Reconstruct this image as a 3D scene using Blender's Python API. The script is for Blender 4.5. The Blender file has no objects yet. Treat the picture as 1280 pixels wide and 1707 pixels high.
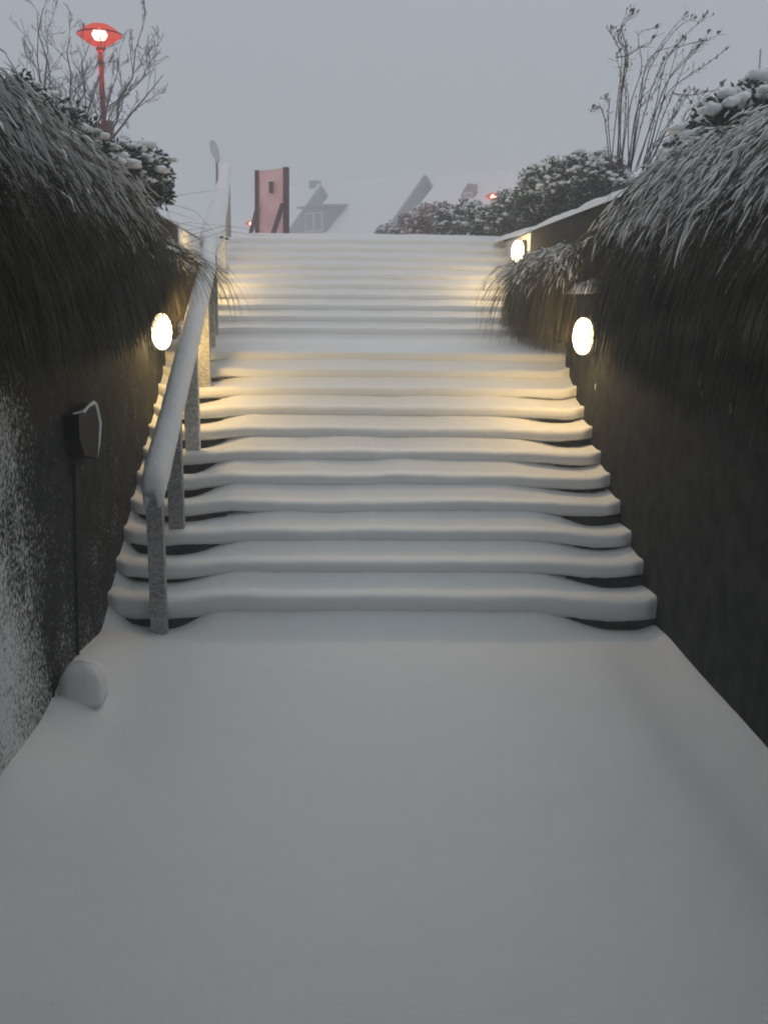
import bpy, math, random
import numpy as np
from mathutils import Vector, Matrix, noise

R = math.radians
rng = np.random.default_rng(7)
random.seed(7)
scn = bpy.context.scene
col = scn.collection

# ------------------------------------------------------------------ camera
EYE = 2.232
TH, YAW, ROLL = R(12.009), R(1.248), R(-0.491)
FPX = 1700.0
cy, sy = math.cos(YAW), math.sin(YAW)
ct, st = math.cos(TH), math.sin(TH)
ax_r = Vector((cy, -sy, 0)); ax_f = Vector((sy*ct, cy*ct, -st)); ax_u = Vector((sy*st, cy*st, ct))
cr, sr = math.cos(ROLL), math.sin(ROLL)
cam_r = ax_r*cr - ax_u*sr
cam_u = ax_r*sr + ax_u*cr
cam = bpy.data.cameras.new('camera')
cam.sensor_fit = 'HORIZONTAL'; cam.sensor_width = 36.0
cam.lens = FPX/1280*36.0
cam.clip_start = 0.05; cam.clip_end = 2000
camo = bpy.data.objects.new('camera', cam); col.objects.link(camo)
m = Matrix((cam_r, cam_u, -ax_f)).transposed().to_4x4()
m.translation = Vector((0, 0, EYE))
camo.matrix_world = m
scn.camera = camo

def at(px, py, y):
    """the world point at depth y whose place in the 1280x1707 photograph is px, py"""
    d = cam_r*((px-640)/FPX) + cam_u*((853.5-py)/FPX) + ax_f
    k = y/d.y
    return Vector((d.x*k, y, EYE + d.z*k))

# ------------------------------------------------------------------ world, sun, exposure
world = bpy.data.worlds.new('World'); scn.world = world; world.use_nodes = True
nt = world.node_tree; nt.nodes.clear()
wout = nt.nodes.new('ShaderNodeOutputWorld')
sky = nt.nodes.new('ShaderNodeTexSky'); sky.sky_type = 'NISHITA'; sky.sun_disc = False
SUN_EL, SUN_AZ = R(48), R(8)
sky.sun_elevation = SUN_EL; sky.sun_rotation = SUN_AZ
sky.air_density = 1.0; sky.dust_density = 3.0
bg1 = nt.nodes.new('ShaderNodeBackground'); bg1.inputs['Strength'].default_value = 0.006
nt.links.new(sky.outputs[0], bg1.inputs['Color'])
tc = nt.nodes.new('ShaderNodeTexCoord'); sep = nt.nodes.new('ShaderNodeSeparateXYZ')
nt.links.new(tc.outputs['Generated'], sep.inputs[0])
rmp = nt.nodes.new('ShaderNodeValToRGB')
for pos, c in ((0.0, (0.355, 0.385, 0.43)), (0.25, (0.215, 0.295, 0.352)), (0.6, (0.43, 0.49, 0.54)), (1.0, (0.66, 0.72, 0.77))):
    el = rmp.color_ramp.elements[0] if pos == 0.0 else (rmp.color_ramp.elements[1] if pos == 1.0 else rmp.color_ramp.elements.new(pos))
    el.position = pos; el.color = (*c, 1)
nt.links.new(sep.outputs['Z'], rmp.inputs[0])
bg2 = nt.nodes.new('ShaderNodeBackground'); bg2.inputs['Strength'].default_value = 0.78
nt.links.new(rmp.outputs[0], bg2.inputs['Color'])
add = nt.nodes.new('ShaderNodeAddShader')
nt.links.new(bg1.outputs[0], add.inputs[0]); nt.links.new(bg2.outputs[0], add.inputs[1])
nt.links.new(add.outputs[0], wout.inputs['Surface'])

sun = bpy.data.lights.new('sun', 'SUN'); sun.energy = 0.20; sun.angle = R(50); sun.color = (0.94, 0.97, 1.0)
suno = bpy.data.objects.new('sun', sun); col.objects.link(suno)
sd = Vector((math.sin(SUN_AZ)*math.cos(SUN_EL), math.cos(SUN_AZ)*math.cos(SUN_EL), math.sin(SUN_EL)))
suno.rotation_euler = (-sd).to_track_quat('-Z', 'Y').to_euler(); suno.location = (0, 0, 30)

scn.view_settings.view_transform = 'Standard'; scn.view_settings.look = 'None'
scn.view_settings.exposure = 0.0; scn.view_settings.gamma = 1.0
scn.view_settings.use_curve_mapping = False
scn.cycles.use_denoising = True
scn.cycles.max_bounces = 8; scn.cycles.volume_bounces = 2; scn.cycles.filter_width = 1.9
scn.cycles.sample_clamp_indirect = 3.0

# ------------------------------------------------------------------ materials
def nodes_of(mt):
    mt.use_nodes = True
    n = mt.node_tree
    return n, n.nodes['Principled BSDF']

def mat(name, color, rough=0.8, bump=0.0, scale=20.0, var=0.0, var_scale=3.0, spec=0.3, metal=0.0, color2=None, detail=4.0, stretch=None):
    mt = bpy.data.materials.new(name); n, b = nodes_of(mt)
    b.inputs['Base Color'].default_value = (*color, 1); b.inputs['Roughness'].default_value = rough
    b.inputs['Specular IOR Level'].default_value = spec; b.inputs['Metallic'].default_value = metal
    t = n.nodes.new('ShaderNodeTexCoord')
    src = t.outputs['Object']
    if stretch:
        mp = n.nodes.new('ShaderNodeMapping'); mp.inputs['Scale'].default_value = stretch
        n.links.new(src, mp.inputs[0]); src = mp.outputs[0]
    if var or color2:
        no = n.nodes.new('ShaderNodeTexNoise'); no.inputs['Scale'].default_value = var_scale; no.inputs['Detail'].default_value = 6
        n.links.new(src, no.inputs['Vector'])
        r = n.nodes.new('ShaderNodeValToRGB')
        c2 = color2 if color2 else tuple(min(1, c*(1+var)) for c in color)
        c1 = color if color2 else tuple(c*(1-var) for c in color)
        r.color_ramp.elements[0].position = 0.35; r.color_ramp.elements[0].color = (*c1, 1)
        r.color_ramp.elements[1].position = 0.65; r.color_ramp.elements[1].color = (*c2, 1)
        n.links.new(no.outputs[0], r.inputs[0]); n.links.new(r.outputs[0], b.inputs['Base Color'])
    if bump:
        no = n.nodes.new('ShaderNodeTexNoise'); no.inputs['Scale'].default_value = scale; no.inputs['Detail'].default_value = detail
        n.links.new(src, no.inputs['Vector'])
        bp = n.nodes.new('ShaderNodeBump'); bp.inputs['Strength'].default_value = bump; bp.inputs['Distance'].default_value = 0.02
        n.links.new(no.outputs[0], bp.inputs['Height']); n.links.new(bp.outputs[0], b.inputs['Normal'])
    return mt

def snow_mat(name, color=(0.86, 0.865, 0.86), fine=0.35, coarse=0.25):
    mt = bpy.data.materials.new(name); n, b = nodes_of(mt)
    b.inputs['Base Color'].default_value = (*color, 1); b.inputs['Roughness'].default_value = 0.75
    b.inputs['Specular IOR Level'].default_value = 0.15
    t = n.nodes.new('ShaderNodeTexCoord')
    n1 = n.nodes.new('ShaderNodeTexNoise'); n1.inputs['Scale'].default_value = 55; n1.inputs['Detail'].default_value = 5
    n2 = n.nodes.new('ShaderNodeTexNoise'); n2.inputs['Scale'].default_value = 4.5; n2.inputs['Detail'].default_value = 3
    for q in (n1, n2): n.links.new(t.outputs['Object'], q.inputs['Vector'])
    b1 = n.nodes.new('ShaderNodeBump'); b1.inputs['Strength'].default_value = coarse; b1.inputs['Distance'].default_value = 0.05
    b2 = n.nodes.new('ShaderNodeBump'); b2.inputs['Strength'].default_value = fine; b2.inputs['Distance'].default_value = 0.009
    n.links.new(n2.outputs[0], b1.inputs['Height']); n.links.new(n1.outputs[0], b2.inputs['Height'])
    n.links.new(b1.outputs[0], b2.inputs['Normal']); n.links.new(b2.outputs[0], b.inputs['Normal'])
    return mt

def frosted(name, base, cover, scale=30.0, where=None, base_rough=0.85, stretch=(1, 1, 1), edge=0.10):
    """a dark surface with wind-blown snow stuck to it in grains; where=(axis, a, b) thins it out from a to b"""
    mt = bpy.data.materials.new(name); n, b = nodes_of(mt)
    b.inputs['Specular IOR Level'].default_value = 0.2
    t = n.nodes.new('ShaderNodeTexCoord')
    mp = n.nodes.new('ShaderNodeMapping'); mp.inputs['Scale'].default_value = stretch
    n.links.new(t.outputs['Object'], mp.inputs[0])
    no = n.nodes.new('ShaderNodeTexNoise'); no.inputs['Scale'].default_value = scale; no.inputs['Detail'].default_value = 7; no.inputs['Roughness'].default_value = 0.65
    big = n.nodes.new('ShaderNodeTexNoise'); big.inputs['Scale'].default_value = 2.2; big.inputs['Detail'].default_value = 4
    n.links.new(mp.outputs[0], no.inputs['Vector']); n.links.new(t.outputs['Object'], big.inputs['Vector'])
    ad = n.nodes.new('ShaderNodeMath'); ad.operation = 'MULTIPLY_ADD'; ad.inputs[1].default_value = 0.35
    n.links.new(big.outputs[0], ad.inputs[0]); n.links.new(no.outputs[0], ad.inputs[2])
    last = ad.outputs[0]
    if where:
        geo = n.nodes.new('ShaderNodeNewGeometry'); sp = n.nodes.new('ShaderNodeSeparateXYZ'); n.links.new(geo.outputs['Position'], sp.inputs[0])
        for (axis, a, bb, amt) in where:
            mr = n.nodes.new('ShaderNodeMapRange'); mr.inputs[1].default_value = a; mr.inputs[2].default_value = bb
            mr.inputs[3].default_value = amt; mr.inputs[4].default_value = 0.0
            n.links.new(sp.outputs[axis], mr.inputs[0])
            a2 = n.nodes.new('ShaderNodeMath'); a2.operation = 'ADD'
            n.links.new(last, a2.inputs[0]); n.links.new(mr.outputs[0], a2.inputs[1]); last = a2.outputs[0]
    r = n.nodes.new('ShaderNodeValToRGB')
    th = 0.675 + 0.28*(0.5-cover)
    r.color_ramp.elements[0].position = max(0.0, th-edge); r.color_ramp.elements[0].color = (0, 0, 0, 1)
    r.color_ramp.elements[1].position = min(1.0, th+edge); r.color_ramp.elements[1].color = (1, 1, 1, 1)
    n.links.new(last, r.inputs[0])
    mx = n.nodes.new('ShaderNodeMix'); mx.data_type = 'RGBA'
    n.links.new(r.outputs[0], mx.inputs['Factor'])
    # speckled concrete under the snow
    sp1 = n.nodes.new('ShaderNodeTexNoise'); sp1.inputs['Scale'].default_value = 7; sp1.inputs['Detail'].default_value = 8
    n.links.new(t.outputs['Object'], sp1.inputs['Vector'])
    rc = n.nodes.new('ShaderNodeValToRGB')
    rc.color_ramp.elements[0].position = 0.3; rc.color_ramp.elements[0].color = (*[c*0.5 for c in base], 1)
    rc.color_ramp.elements[1].position = 0.7; rc.color_ramp.elements[1].color = (*[c*1.7 for c in base], 1)
    n.links.new(sp1.outputs[0], rc.inputs[0]); n.links.new(rc.outputs[0], mx.inputs['A'])
    mx.inputs['B'].default_value = (0.84, 0.85, 0.85, 1)
    n.links.new(mx.outputs['Result'], b.inputs['Base Color']); b.inputs['Roughness'].default_value = base_rough
    fine = n.nodes.new('ShaderNodeTexNoise'); fine.inputs['Scale'].default_value = 110; fine.inputs['Detail'].default_value = 4
    n.links.new(t.outputs['Object'], fine.inputs['Vector'])
    bp0 = n.nodes.new('ShaderNodeBump'); bp0.inputs['Strength'].default_value = 0.6; bp0.inputs['Distance'].default_value = 0.012
    n.links.new(fine.outputs[0], bp0.inputs['Height'])
    bp = n.nodes.new('ShaderNodeBump'); bp.inputs['Strength'].default_value = 0.7; bp.inputs['Distance'].default_value = 0.02
    n.links.new(last, bp.inputs['Height']); n.links.new(bp0.outputs[0], bp.inputs['Normal']); n.links.new(bp.outputs[0], b.inputs['Normal'])
    return mt

def emit(name, color, strength):
    mt = bpy.data.materials.new(name); n, b = nodes_of(mt)
    b.inputs['Base Color'].default_value = (0.8, 0.8, 0.8, 1)
    b.inputs['Emission Color'].default_value = (*color, 1); b.inputs['Emission Strength'].default_value = strength
    return mt

CON = (0.028, 0.030, 0.029)
M = dict(
    snow=snow_mat('snow'),
    snow_soft=snow_mat('snow_soft', fine=0.5, coarse=0.5),
    concrete=frosted('concrete', CON, -0.9, 40),
    step=mat('step_concrete', (0.07, 0.068, 0.065), 0.9, 0.5, 60, 0.3, 8),
    wall_left=frosted('left_wall_concrete', CON, -1.1, 42, where=[(1, 4.5, 5.3, 0.25), (2, 0.0, 1.1, 0.10)], edge=0.32),
    wall_plastered=frosted('snow_plastered_concrete', (0.10, 0.10, 0.10), 1.1, 20),
    post=frosted('frosted_steel', (0.10, 0.10, 0.105), 0.30, 38, stretch=(1, 1, 1.6), edge=0.32),
    post_heavy=frosted('snow_crusted_steel', (0.12, 0.12, 0.12), 0.95, 24, edge=0.25),
    steel=mat('painted_steel', (0.12, 0.12, 0.13), 0.55, 0.1, 80),
    dark_steel=mat('dark_steel', (0.03, 0.03, 0.033), 0.6, 0.2, 60),
    hood=mat('box_metal', (0.016, 0.014, 0.014), 0.7, 0.4, 40, 0.3),
    straw=mat('dry_grass', (0.042, 0.041, 0.029), 0.85, color2=(0.17, 0.152, 0.11), var=0.3, var_scale=4),
    leaf=mat('evergreen_leaf', (0.03, 0.055, 0.036), 0.6, color2=(0.05, 0.075, 0.05), var_scale=5),
    leaf_red_light=mat('red_light_leaf', (0.42, 0.13, 0.125), 0.7, color2=(0.07, 0.055, 0.05), var_scale=3),  # red base colour stands in for the light of an unseen red lamp
    bark=mat('bark', (0.09, 0.06, 0.055), 0.9, 0.3, 30, 0.25),
    twig=mat('twig', (0.13, 0.105, 0.10), 0.9, 0.2, 30, 0.25),
    panel=mat('pink_board', (0.97, 0.58, 0.57), 0.7, 0.15, 30, 0.12, 2.0),  # the board's own pink, with red light from an unseen lamp coloured in
    timber=mat('dark_timber', (0.13, 0.07, 0.075), 0.85, 0.3, 40, 0.2),
    lamp_pole=mat('lamp_pole', (0.16, 0.03, 0.035), 0.5, 0.1, 50, 0.2),
    house_wall=mat('house_wall', (0.20, 0.19, 0.20), 0.9, 0.2, 12, 0.12, 1.0),
    roof_board=mat('verge_board', (0.19, 0.185, 0.19), 0.8, 0.1, 10),
    glass=mat('window_glass', (0.16, 0.165, 0.17), 0.3, spec=0.5),
    frame=mat('window_frame', (0.55, 0.55, 0.55), 0.6, 0.05, 30),
    warm_glass=emit('lit_glass', (1.0, 0.80, 0.45), 9.0),
    bulb=emit('sodium_bulb', (1.0, 0.55, 0.42), 14.0),
)

mt = bpy.data.materials.new('lamp_shade_glow'); mt.use_nodes = True; n = mt.node_tree; n.nodes.clear()
o = n.nodes.new('ShaderNodeOutputMaterial'); mx = n.nodes.new('ShaderNodeMixShader'); mx.inputs[0].default_value = 0.62
tr = n.nodes.new('ShaderNodeBsdfTransparent'); tr.inputs[0].default_value = (1.0, 0.75, 0.7, 1)
em = n.nodes.new('ShaderNodeEmission'); em.inputs[0].default_value = (1.0, 0.085, 0.05, 1); em.inputs[1].default_value = 0.75
n.links.new(tr.outputs[0], mx.inputs[1]); n.links.new(em.outputs[0], mx.inputs[2]); n.links.new(mx.outputs[0], o.inputs[0])
M['red_glow'] = mt

# ------------------------------------------------------------------ helpers
def tag(o, label=None, cat=None, group=None, kind=None):
    if label: o['label'] = label
    if cat: o['category'] = cat
    if group: o['group'] = group
    if kind: o['kind'] = kind
    return o

def link_mesh(name, verts, faces, material, parent=None, smooth=False, mats=None, midx=None):
    me = bpy.data.meshes.new(name)
    if isinstance(verts, np.ndarray): verts = verts.reshape(-1, 3)
    if isinstance(faces, np.ndarray) and isinstance(verts, np.ndarray):
        k = faces.shape[1]
        me.vertices.add(len(verts)); me.vertices.foreach_set('co', verts.astype(np.float32).ravel())
        me.loops.add(faces.size); me.loops.foreach_set('vertex_index', faces.astype(np.int32).ravel())
        me.polygons.add(len(faces))
        me.polygons.foreach_set('loop_start', np.arange(0, faces.size, k, dtype=np.int32))
        me.polygons.foreach_set('loop_total', np.full(len(faces), k, dtype=np.int32))
        me.update(calc_edges=True)
    else:
        me.from_pydata([tuple(v) for v in verts], [], [tuple(int(i) for i in f) for f in faces])
    for mt in (mats or [material]): me.materials.append(mt)
    if midx is not None: me.polygons.foreach_set('material_index', np.asarray(midx, dtype=np.int32))
    if smooth: me.polygons.foreach_set('use_smooth', np.ones(len(me.polygons), dtype=bool))
    me.validate()
    o = bpy.data.objects.new(name, me); col.objects.link(o)
    if parent: o.parent = parent
    return o

def empty(name, loc=(0, 0, 0), rz=0.0):
    o = bpy.data.objects.new(name, None); o.empty_display_size = 0.2
    o.location = loc; o.rotation_euler = (0, 0, rz); col.objects.link(o)
    return o

class MB:
    """gathers shapes into one mesh"""
    def __init__(s): s.v = []; s.f = []
    def add(s, v, f):
        b = len(s.v); s.v += [tuple(p) for p in v]; s.f += [tuple(i+b for i in q) for q in f]; return s
    def prism(s, c8):
        return s.add(c8, [(0, 3, 2, 1), (4, 5, 6, 7), (0, 1, 5, 4), (1, 2, 6, 5), (2, 3, 7, 6), (3, 0, 4, 7)])
    def box(s, a, b):
        x0, y0, z0 = a; x1, y1, z1 = b
        return s.prism([(x0, y0, z0), (x1, y0, z0), (x1, y1, z0), (x0, y1, z0), (x0, y0, z1), (x1, y0, z1), (x1, y1, z1), (x0, y1, z1)])
    def bar(s, p, q, w, h=None, up=(0, 0, 1)):
        p, q = Vector(p), Vector(q); h = h or w; d = (q-p).normalized()
        r = d.cross(Vector(up))
        r = r.normalized() if r.length > 1e-4 else Vector((1, 0, 0))
        u = r.cross(d)
        c = []
        for e_ in (p, q):
            for a, b in ((-1, -1), (1, -1), (1, 1), (-1, 1)): c.append(e_ + r*(a*w/2) + u*(b*h/2))
        return s.prism(c)
    def tube(s, pts, radii, sides=8, cap=True):
        pts = [Vector(p) for p in pts]; n = len(pts)
        if not hasattr(radii, '__len__'): radii = [radii]*n
        t0 = (pts[1]-pts[0]).normalized()
        r = t0.cross(Vector((0, 0, 1)));
        if r.length < 1e-3: r = t0.cross(Vector((0, 1, 0)))
        r.normalize(); vs = []
        for i in range(n):
            t = (pts[min(i+1, n-1)]-pts[max(i-1, 0)]).normalized()
            r = (r - t*r.dot(t)).normalized(); u = t.cross(r)
            for k in range(sides):
                a = 2*math.pi*k/sides
                vs.append(pts[i] + (r*math.cos(a)+u*math.sin(a))*radii[i])
        fs = [(i*sides+k, i*sides+(k+1) % sides, (i+1)*sides+(k+1) % sides, (i+1)*sides+k) for i in range(n-1) for k in range(sides)]
        if cap: fs += [tuple(range(sides))[::-1], tuple((n-1)*sides+k for k in range(sides))]
        return s.add(vs, fs)
    def lathe(s, prof, c=(0, 0, 0), sides=20):
        vs = []; n = len(prof)
        for r_, z in prof:
            for k in range(sides):
                a = 2*math.pi*k/sides; vs.append((c[0]+r_*math.cos(a), c[1]+r_*math.sin(a), c[2]+z))
        return s.add(vs, [(i*sides+k, i*sides+(k+1) % sides, (i+1)*sides+(k+1) % sides, (i+1)*sides+k) for i in range(n-1) for k in range(sides)])
    def build(s, name, material, parent=None, smooth=False):
        return link_mesh(name, s.v, s.f, material, parent, smooth)

def grid(nx, ny):
    i = np.arange(nx-1)[:, None]*ny + np.arange(ny-1)[None, :]
    i = i.ravel()
    return np.stack([i, i+ny, i+ny+1, i+1], 1)

def sstep(a, b, x):
    t = min(1, max(0, (x-a)/(b-a))); return t*t*(3-2*t)

def nz(x, y=0.0, z=0.0): return noise.noise(Vector((x, y, z)))

# ------------------------------------------------------------------ dimensions of the stairwell
D0, TR, H, LAND = 6.943, 0.384, 0.150, 3.187
DB = D0 + 10*TR + LAND          # foot of the upper flight
DTOP = DB + 9*TR                # edge of the plaza
ZT = 21*H                       # plaza level
XR = 2.10
def xl(y): return -1.79 - 0.065*(y-D0)      # left wall face (lower flight)
YN = -4.0
LEDGE = 10.62                   # far end of the low walls
def left_face(y): return xl(y) if y < LEDGE else xl(y)-0.24
def right_face(y): return XR if y < LEDGE else (2.34 if y < DB+0.25 else 2.32)

# ------------------------------------------------------------------ ground: snow field at plaza level, snow floor of the well
def field_z(x, y):
    z = ZT - 0.03 + 0.05*nz(x*0.5, y*0.5) + 0.03*nz(x*1.7, y*1.7, 3)
    if y > 30: z += 0.0
    return z
def patch(x0, x1, y0, y1, nx, ny, px=1.0):
    vs = []
    for i in range(nx):
        for j in range(ny):
            tx = i/(nx-1); ty = (j/(ny-1))**px
            y = y0+(y1-y0)*ty
            a = x0(y) if callable(x0) else x0; b = x1(y) if callable(x1) else x1
            x = a+(b-a)*tx
            vs.append((x, y, field_z(x, y)))
    return vs, grid(nx, ny)
V = []; F = []
for p in (patch(-160, lambda y: left_face(y)-0.40 if y > LEDGE else xl(y)-0.62, YN-6, DTOP+0.35, 60, 60),
          patch(lambda y: 2.66, 160, YN-6, DTOP+0.35, 60, 60),
          patch(-160, 160, DTOP+0.33, 300, 90, 90, 2.0)):
    b = len(V); V += p[0]; F += [tuple(int(k)+b for k in f) for f in p[1]]
so = link_mesh('snow_field', V, F, M['snow'], smooth=True)
tag(so, 'smooth fresh snow covering the ground at the top of the stairs', kind='structure')

vs = []; NX, NY = 90, 150
for i in range(NX):
    for j in range(NY):
        y = YN + (D0+0.06-YN)*(j/(NY-1))
        a, b = xl(y)-0.02, XR+0.02
        u = i/(NX-1); x = a+(b-a)*u
        wl, wr = x-a, b-x
        e_ = max(sstep(0.95, 0.30, wr), sstep(0.85, 0.42, wl)*sstep(0.0, 0.2, wl))
        z = 0.012*nz(x*1.1, y*0.8) + 0.004*nz(x*5, y*5, 2) + 0.002*nz(x*12, y*12, 4)
        f = max(0, (y-(D0-0.33))/0.33)
        z += -0.085 + 0.135*(1-e_)*f**1.2 - 0.025*e_*f
        z += (0.13+0.05*nz(y*1.1, 3))*math.exp(-(wl/(0.30+0.1*nz(y*0.9, 9)))**2)*sstep(D0, D0-1.2, y) + 0.05*math.exp(-((wl-0.1)/0.22)**2)
        z += 0.045*math.exp(-(wr/0.10)**2) - 0.040*math.exp(-((wr-0.34)/0.17)**2)*sstep(D0-0.2, D0-1.0, y)
        vs.append((x, y, z))
fl = link_mesh('ground', vs, grid(NX, NY).tolist(), M['snow'], smooth=True)
tag(fl, 'untouched snow on the walkway at the foot of the stairs', kind='structure')

# ------------------------------------------------------------------ staircase: concrete steps, each under its own snow
stairs = empty('staircase', (0, D0, 0))
tag(stairs, 'wide outdoor staircase buried in fresh snow between two dark walls', 'staircase')
def part(o, parent, loc):
    """keep a part built in world coordinates where it is when its parent stands at loc"""
    o.parent = parent; o.matrix_parent_inverse = Matrix.Translation(-Vector(loc)); return o
NS = 170
def step_snow(n, yn, T):
    zc0 = n*H
    prof_n = 22
    vs = []
    for i in range(NS):
        u = i/(NS-1)
        a, b = left_face(yn+0.1)-0.015, right_face(yn+0.1)+0.015
        x = a+(b-a)*u; wl, wr = x-a, b-x
        sh = 0.22*nz(n*3.7, 1.5)
        e_r = sstep(0.90+sh, 0.22, wr)
        e_l = sstep(0.95-sh*2, 0.38, wl)*sstep(-0.05, 0.12, wl)
        if n > 11: e_r *= 0.12; e_l *= 0.12
        if 7 <= n <= 11: e_r *= (0.75, 0.5, 0.25, 0.15, 0.5)[n-7]; e_l *= (0.9, 0.85, 0.6, 0.6, 0.4)[n-7]
        k_ = 0.74+0.6*nz(n*2.7, 8.1); e_r *= k_; e_l *= 1.44-k_*0.8
        e_ = max(e_r, e_l)
        wob = 0.013*nz(x*1.7, n*5.1) + 0.004*nz(x*7, n*2.3, 1.0) + 0.0015*nz(x*23, n*2.9, 3.0)
        zc = zc0 - 0.030*e_ + 0.028*math.exp(-(wr/0.11)**2)*(n < 12) + 0.022*math.exp(-((wl-0.05)/0.12)**2) + wob
        rb = 0.088*(1-e_) - 0.034*e_ + 0.004*nz(x*3, n*9.0, 4)
        rl = 0.225
        ov = 0.034 + 0.014*nz(x*1.9, n*4.4, 7) + 0.026*e_
        if wr < 0.1: ov -= 0.05*(1-wr/0.1)
        if wl < 0.1: ov -= 0.04*(1-wl/0.1)
        bot = zc - 0.092 - 0.018*e_ + 0.012*nz(x*3.3, n*7.0, 5) + 0.005*nz(x*13, n*7.0, 6) + 0.003*nz(x*31, n*3.0, 2)
        if n == 1: bot -= 0.045+0.010*e_
        p = []
        for q in (T+0.035, T, T-0.04, T-0.09, T-0.14, T-0.19, T-rl):
            f = max(0, (q-(T-rl))/rl)
            p.append((q, zc + rb*f**1.25 - 0.004*(1-f)))
        if T > 1: p += [(T-0.8, zc+0.005), (T-1.5, zc), (T-2.2, zc-0.004)]
        else: p += [(T-rl-0.01, zc-0.0035), (T-rl-0.02, zc-0.003), (T-rl-0.03, zc-0.0025)]
        # crest and rounded nose
        p += [(0.075, zc), (0.035, zc+0.003), (0.008, zc-0.001), (-ov*0.42, zc-0.009), (-ov*0.74, zc-0.021), (-ov*0.90, zc-0.038),
              (-ov*0.98, zc-0.060), (-ov, zc-0.078), (-ov*0.55, (zc-0.083)*0.35+bot*0.65), (-ov*0.1, bot), (0.03, bot-0.004), (0.06, bot-0.03)]
        assert len(p) == prof_n
        for (yy, zz) in p: vs.append((x, yn+yy, zz))
    return vs, grid(NS, prof_n).tolist()
for n in range(1, 22):
    yn = D0+(n-1)*TR if n <= 11 else DB+(n-12)*TR
    T = LAND if n == 11 else (0.55 if n == 21 else TR)
    top = n*H-0.125; zb = max(-0.2, top-0.6)
    yq = yn+T+0.02 if n == 11 else yn+T-0.004
    xa, xb = left_face(yn+0.1)-0.01, right_face(yn+0.1)+0.01
    if n == 11: mb = MB().box((xl(yn)-0.27, yn, zb), (2.36, yq, top))
    else: mb = MB().box((xa, yn, zb), (xb, yq, top))
    s = mb.build('step', M['step']); part(s, stairs, stairs.location)
    v, f = step_snow(n, yn, T)
    if n == 11:
        # the landing widens behind the low walls
        vv = []
        for (x, y, z) in v:
            w = sstep(0.05, 0.3, y-LEDGE+0.1)
            if y > LEDGE:
                la, lb = xl(yn+0.1)-0.015, XR+0.015
                na, nb = xl(y)-0.255, 2.355
                x = na+(nb-na)*(x-la)/(lb-la)
            wr = 2.34-x
            z += 0.05*math.exp(-(wr/0.3)**2)*sstep(LEDGE, LEDGE+0.8, y) + 0.008*nz(x*1.2, y*1.2, 8)
            vv.append((x, y, z))
        v = vv
    so = link_mesh('snow_layer', v, f, M['snow'], smooth=True)
    so.parent = s; so.matrix_parent_inverse = Matrix.Translation(-stairs.location)
    so.parent = s
    so.matrix_parent_inverse = (Matrix.Translation(stairs.location) @ s.matrix_parent_inverse).inverted()

# ------------------------------------------------------------------ retaining walls
def slab(xa0, xa1, xb0, xb1, ya, yb, z0, z1, name, material, parent, seg=1):
    """wall between y=ya..yb; xa0,xa1 its two faces at ya; xb0,xb1 at yb"""
    return MB().prism([(xa0, ya, z0), (xa1, ya, z0), (xb1, yb, z0), (xb0, yb, z0), (xa0, ya, z1), (xa1, ya, z1), (xb1, yb, z1), (xb0, yb, z1)]).build(name, material, parent)

def cap(fx0, fx1, ya, yb, z, h, name, parent, seed, nseg=None, over=0.03):
    """a rounded strip of snow lying along the top of a wall"""
    nseg = nseg or max(8, int((yb-ya)/0.12)); vs = []; K = 11
    for i in range(nseg+1):
        y = ya+(yb-ya)*i/nseg
        end = min(1, i/2.5, (nseg-i)/2.5) if nseg > 6 else 1
        a, b = fx0(y)-over, fx1(y)+over
        hh = h*(1+0.35*nz(y*1.3, seed)+0.12*nz(y*6, seed, 3))*(0.35+0.65*math.sqrt(end))
        for k in range(K):
            t = k/(K-1); s_ = math.sin(math.pi*t)
            x = a+(b-a)*t + 0.012*nz(y*3, seed, k)
            zz = z + hh*(s_**0.5 if 0 < k < K-1 else 0) - (0.01 if k in (0, K-1) else 0)
            vs.append((x, y, zz))
    f = grid(nseg+1, K).tolist()
    f += [tuple(range(K)), tuple(nseg*K+k for k in range(K))]
    return link_mesh(name, vs, f, M['snow_soft'], parent, smooth=True)

ZL = 2.27
def wall_group(name, label):
    e_ = empty(name, (0, 0, 0)); tag(e_, label, 'wall'); return e_
wr_ = wall_group('low_wall', 'dark rough low retaining wall right of the lower stairs, under drooping grass')
slab(XR, 2.335, XR, 2.335, YN, LEDGE, -0.3, ZL, 'wall_body', M['concrete'], wr_)
cap(lambda y: XR, lambda y: 2.335, YN, LEDGE, ZL, 0.13, 'snow_cap', wr_, 1.0)
for (px, py, s_) in ((1160, 535, 0.055), (1168, 632, 0.035), (1218, 680, 0.022), (993, 645, 0.02), (1170, 655, 0.015), (945, 900, 0.0)):
    if s_ == 0: continue
    y = 2.1
    for _ in range(30):                      # where the line of sight meets the wall face
        y = y*XR/at(px, py, y).x
    c = at(px, py, y)
    mb = MB(); mb.lathe([(0.001, s_*1.6), (s_*0.35, s_*1.3), (s_*0.5, s_*0.3), (s_*0.42, -s_*0.8), (s_*0.15, -s_*1.5), (0.001, -s_*1.7)], (XR-0.002, c.y, c.z), 10)
    mb.build('snow_clot', M['snow_soft'], wr_, True)

wl_ = wall_group('low_wall', 'dark rough low retaining wall left of the stairs, snow blown on its near end')
slab(xl(YN)-0.235, xl(YN), xl(LEDGE)-0.235, xl(LEDGE), YN, LEDGE, -0.3, ZL, 'wall_body', M['wall_left'], wl_)
cap(lambda y: xl(y)-0.235, lambda y: xl(y), YN, LEDGE, ZL, 0.13, 'snow_cap', wl_, 5.0)

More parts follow.
